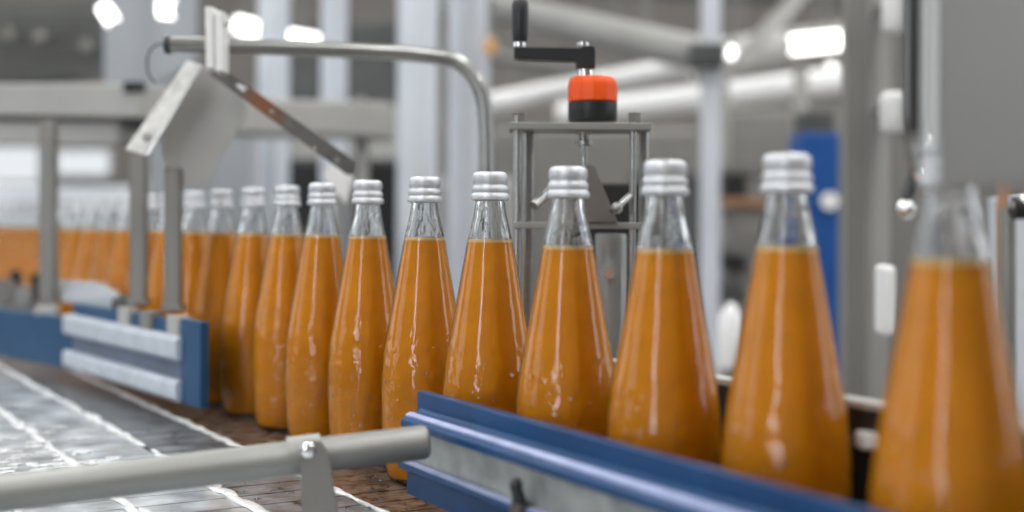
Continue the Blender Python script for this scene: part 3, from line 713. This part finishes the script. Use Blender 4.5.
# lamps seen in the frame
def tube_lamp(x0, y0, x1, y1, Y, th, lab):
    a = P(x0, y0, Y); b = P(x1, y1, Y); r = S(th/2, Y)
    t = thing('tube_lamp', lab, 'lamp', (a+b)/2, 'bright lamps in the background')
    MB().tube([a, b], r, 20).build('glowing_tube', M['lamp'], t, smooth=True)
    d = (b-a).normalized()
    MB().tube([a - d*r*.4, a], r*.7, 16).build('end_cap', M['lgrey'], t, smooth=True)
    MB().tube([b, b + d*r*.4], r*.7, 16).build('end_cap', M['lgrey'], t, smooth=True)
    MB().tube([(a+b)/2 + Vector((0, 0, r*.9)), Vector(((a.x+b.x)/2, (a.y+b.y)/2, ZC))], 0.008, 8).build('hanger', M['grey'], t)
tube_lamp(791, 45, 840, 40, 4.9, 18, 'glowing lamp at upper right beside the grey column')
tube_lamp(236, 24, 258, 30, 5.0, 16, 'glowing lamp just right of the bright tube clamp')
tube_lamp(284, 34, 318, 40, 5.0, 10, 'thin glowing lamp touching the bent tube from above')
tube_lamp(103, 6, 113, 22, 3.2, 14, 'small tilted glowing lamp at the top left')
tube_lamp(160, 8, 173, 9, 3.2, 19, 'round glowing lamp above the black tube plug')
tube_lamp(728, 52, 734, 53, 4.6, 11, 'faint lamp beside the dark junction box')
tube_lamp(828, 70, 834, 70, 5.4, 12, 'small round lamp above the blue cabinet')

# shelf rack between the bottles
t = thing('storage_rack', 'blurred grey storage rack right of the slender post', 'rack', Vector((P(755, HZ, 4.4).x, 4.4, ZF)))
xa = P(722, HZ, 4.4).x; xb = P(800, HZ, 4.4).x
for x in (xa, xb): MB().box((x, 4.4, (ZF+0.75)/2), (0.04, 0.05, 0.75-ZF)).build('upright', M['lgrey'], t)
for y in (172, 212, 245, 275, 305, 340, 400): MB().box(((xa+xb)/2, 4.45, P(755, y, 4.4).z), (xb-xa, 0.35, 0.035)).build('shelf', M['grey'], t)
for (x, y, ww, hh, mk, l) in ((731, 186, 22, 24, 'blackish', 'black box on the top shelf of the rack'), (742, 202.5, 46, 9, 'brown', 'flat brown carton on the rack'), (732, 262, 20, 16, 'blackish', 'black box on the middle shelf of the rack'), (728, 291, 24, 18, 'dgrey', 'dark grey box on a lower shelf'), (777, 227, 20, 26, 'white', 'white box at the right of the rack')):
    c = P(x, y, 4.35); tag(MB().box(c, (S(ww, 4.35), 0.2, S(hh, 4.35)), bevel=.004).build('crate', M[mk]), l, 'box', 'boxes on the rack')
c = P(731, 335, 2.4)
tag(MB().lathe([(0, 0), (0, S(13, 2.4)), (S(52, 2.4), S(12, 2.4)), (S(60, 2.4), S(6, 2.4)), (S(66, 2.4), 0)], c - Vector((0, 0, S(32, 2.4))), 24).build('white_canister', M['white'], smooth=True), 'pale pinkish white canister low in the gap between two bottles', 'canister')
c = P(885, 300, 1.6)
tag(MB().box(c, (S(12, 1.6), 0.05, S(70, 1.6)), bevel=.006).build('white_guard', M['white']), 'white guard strip left of the largest bottle', 'guard')

# grey machine body filling the lower background
def cab(name, x0, x1, y0, Y, m, lab, cat='machine', dep=0.6, y1=None):
    return column(x0, x1, Y, M[m], name, lab, cat, dep=dep, y0=y0, y1=y1)
cab('filler_machine', 490, 700, 128, 7.5, 'grey', 'broad brownish grey machine far behind the crank adjuster')
cab('filler_machine', 720, 850, 110, 8.2, 'grey', 'broad grey machine far behind the rack')
cab('control_box', 640, 702, 172, 5.5, 'dgrey', 'dark control box beneath the slender post', 'box')

# ------------------------------------------------------------ mid background, left half
for (x0, x1, Y, l) in ((254, 286, 3.6, 'pale blue vertical pipe, leftmost of the four behind the bent tube'),
                       (318, 345, 3.7, 'pale blue vertical pipe behind the lower part of the stained bar'),
                       (395, 436, 3.5, 'broad pale vertical pipe just left of the tube bend'),
                       (446, 488, 3.9, 'broad pale vertical pipe at the tube bend')):
    o = column(x0, x1, Y, M['bluewhite'], 'vertical_pipe', l, 'pipe', round_=True); o['group'] = 'pale vertical pipes'
t = thing('overhead_conveyor', 'grey overhead conveyor beam with a short leg behind the stained bar', 'conveyor', P(360, 185, 3.0))
a = P(228, 118, 3.0); b = P(392, 122, 3.0)
MB().bar(a, b, 0.16, S(34, 3.0), bevel=.006).build('beam', M['lgrey'], t)
MB().bar(P(362, 130, 3.0), Vector((P(362, 130, 3.0).x, 3.0, -0.058)), S(13, 3), .03, bevel=.003).build('leg', M['lgrey'], t)
MB().tube([P(360, 104, 2.93), P(360, 98, 2.93)], S(6, 3), 12).build('bolt', M['lgrey'], t, smooth=True)
cab('dark_hopper', 284, 320, 22, 6.0, 'dgrey', 'dark machine panel between the first two pale pipes', dep=.3)
cab('dark_hopper', 345, 398, 20, 6.0, 'dgrey', 'dark machine panel between the second and third pale pipes', dep=.3)
cab('packing_machine', 225, 400, 104, 5.6, 'lgrey', 'light grey machine body behind the pale pipes', dep=.3)
cab('black_opening', 280, 400, 158, 4.4, 'blackish', 'black low machine cabinet behind the bottle caps', dep=.4)
cab('packing_machine', 436, 520, 178, 4.8, 'lgrey', 'light grey low machine behind the fifth bottle', dep=.3)
cab('packing_machine', 186, 262, 96, 4.6, 'lgrey', 'pale machine cabinet right of the grey guide plate', dep=.3)
t = thing('roller_guard', 'pale slanted guard beside the seventh bottle cap', 'guard', P(340, 190, 1.9))
MB().prism([P(322, 176, 1.9), P(334, 160, 1.9), P(352, 178, 1.9), P(346, 204, 1.9)], (0, .02, 0)).build('guard_sheet', M['white'], t, bevel=.001)
MB().bar(P(340, 195, 1.92), Vector((P(340, 195, 1.92).x, 1.92, -0.055)), .012, .012).build('leg', M['steel_soft'], t)

# long machine beams at far left
t = thing('machine_beam', 'long beige grey double machine beam at upper left', 'beam', P(70, 145, 2.6))
MB().bar(P(-80, 101, 2.6), P(158, 103, 2.3), .10, S(32, 2.45), bevel=.004).build('upper_beam', M['lgrey'], t)
MB().bar(P(-80, 119, 2.56), P(140, 120, 2.36), .05, S(5, 2.45)).build('gap_strip', M['dgrey'], t)
MB().bar(P(-80, 133, 2.6), P(136, 134, 2.35), .09, S(22, 2.45), bevel=.004).build('lower_beam', M['lgrey'], t)
MB().box(P(137, 88, 2.28), (.035, .05, .018), bevel=.002).build('bracket', M['blackish'], t)
MB().box(P(137, 124, 2.28), (.03, .05, .02), bevel=.002).build('bracket', M['blackish'], t)
t = thing('louvre_deck', 'dark grey green slatted ceiling deck in the top left corner', 'deck', P(30, 40, 5.5))
a = P(-60, 20, 4.2); 
MB().prism([P(-120, 10, 4.6), P(104, 0, 4.6), P(106, 70, 4.6), P(60, 82, 4.6), P(-120, 80, 4.6)], (0, 0.06, 0)).build('deck_panel', M['dgreen'], t)
for k in range(6):
    y = 4 + k*13
    MB().bar(P(-120, y+6, 4.55), P(100, y-2, 4.55), .03, S(3.0, 4.5)).build('slat', M['grey'], t)
for (x, y) in ((8, 34), (40, 38), (86, 46)):
    MB().sphere(P(x, y, 4.5), S(7, 4.5), (1, .5, 1)).build('nozzle', M['grey'], t, smooth=True)
tag(MB().prism([P(104, -10, 3.4), P(196, -10, 3.4), P(196, 60, 3.4), P(150, 88, 3.4), P(104, 92, 3.4)], (0, .03, 0)).build('strip_curtain', M['hazeblue']), 'pale blue grey hanging guard sheet behind the black tube plug', 'curtain')
tag(MB().prism([P(150, 92, 3.4), P(196, 70, 3.4), P(250, 90, 3.4), P(250, 230, 3.4), P(150, 230, 3.4)], (0, .03, 0)).build('strip_curtain', M['hazeblue']), 'pale guard sheet low behind the two flat grey posts', 'curtain')
# low far windows and pale machine behind the distant bottles
def lowwin(x0, x1, y0, y1, Y):
    wn[0] += 1; a = P(x0, y0, Y); b = P(x1, y1, Y)
    c = Vector(((a.x+b.x)/2, Y, (a.z+b.z)/2)); wx = b.x-a.x; wz = a.z-b.z
    fr = MB()
    for s in (-1, 1):
        fr.box(c + Vector((s*(wx/2+.02), 0, 0)), (.04, .08, wz+.08)).box(c + Vector((0, 0, s*(wz/2+.02))), (wx, .08, .04))
    f = struct(fr.build('window_%d' % wn[0], M['lgrey'], origin=c))
    MB().box(c, (wx, .03, wz)).build('window_pane', M['daylight_low'], f, origin=c)
M['daylight_low'] = emit('window_daylight_far', (0.92, 0.96, 1.0), 0.9)
YW = YB - 0.05
lowwin(-40, 40, 147, 182, YW); lowwin(57, 110, 151, 175, YW)
cab('pale_tank', -60, 128, 186, 5.0, 'bluewhite', 'long pale tank low behind the distant bottles at left', dep=.4)
cab('pale_tank', 133, 262, 180, 5.05, 'lgrey', 'light grey tank low behind the flat posts', dep=.4)
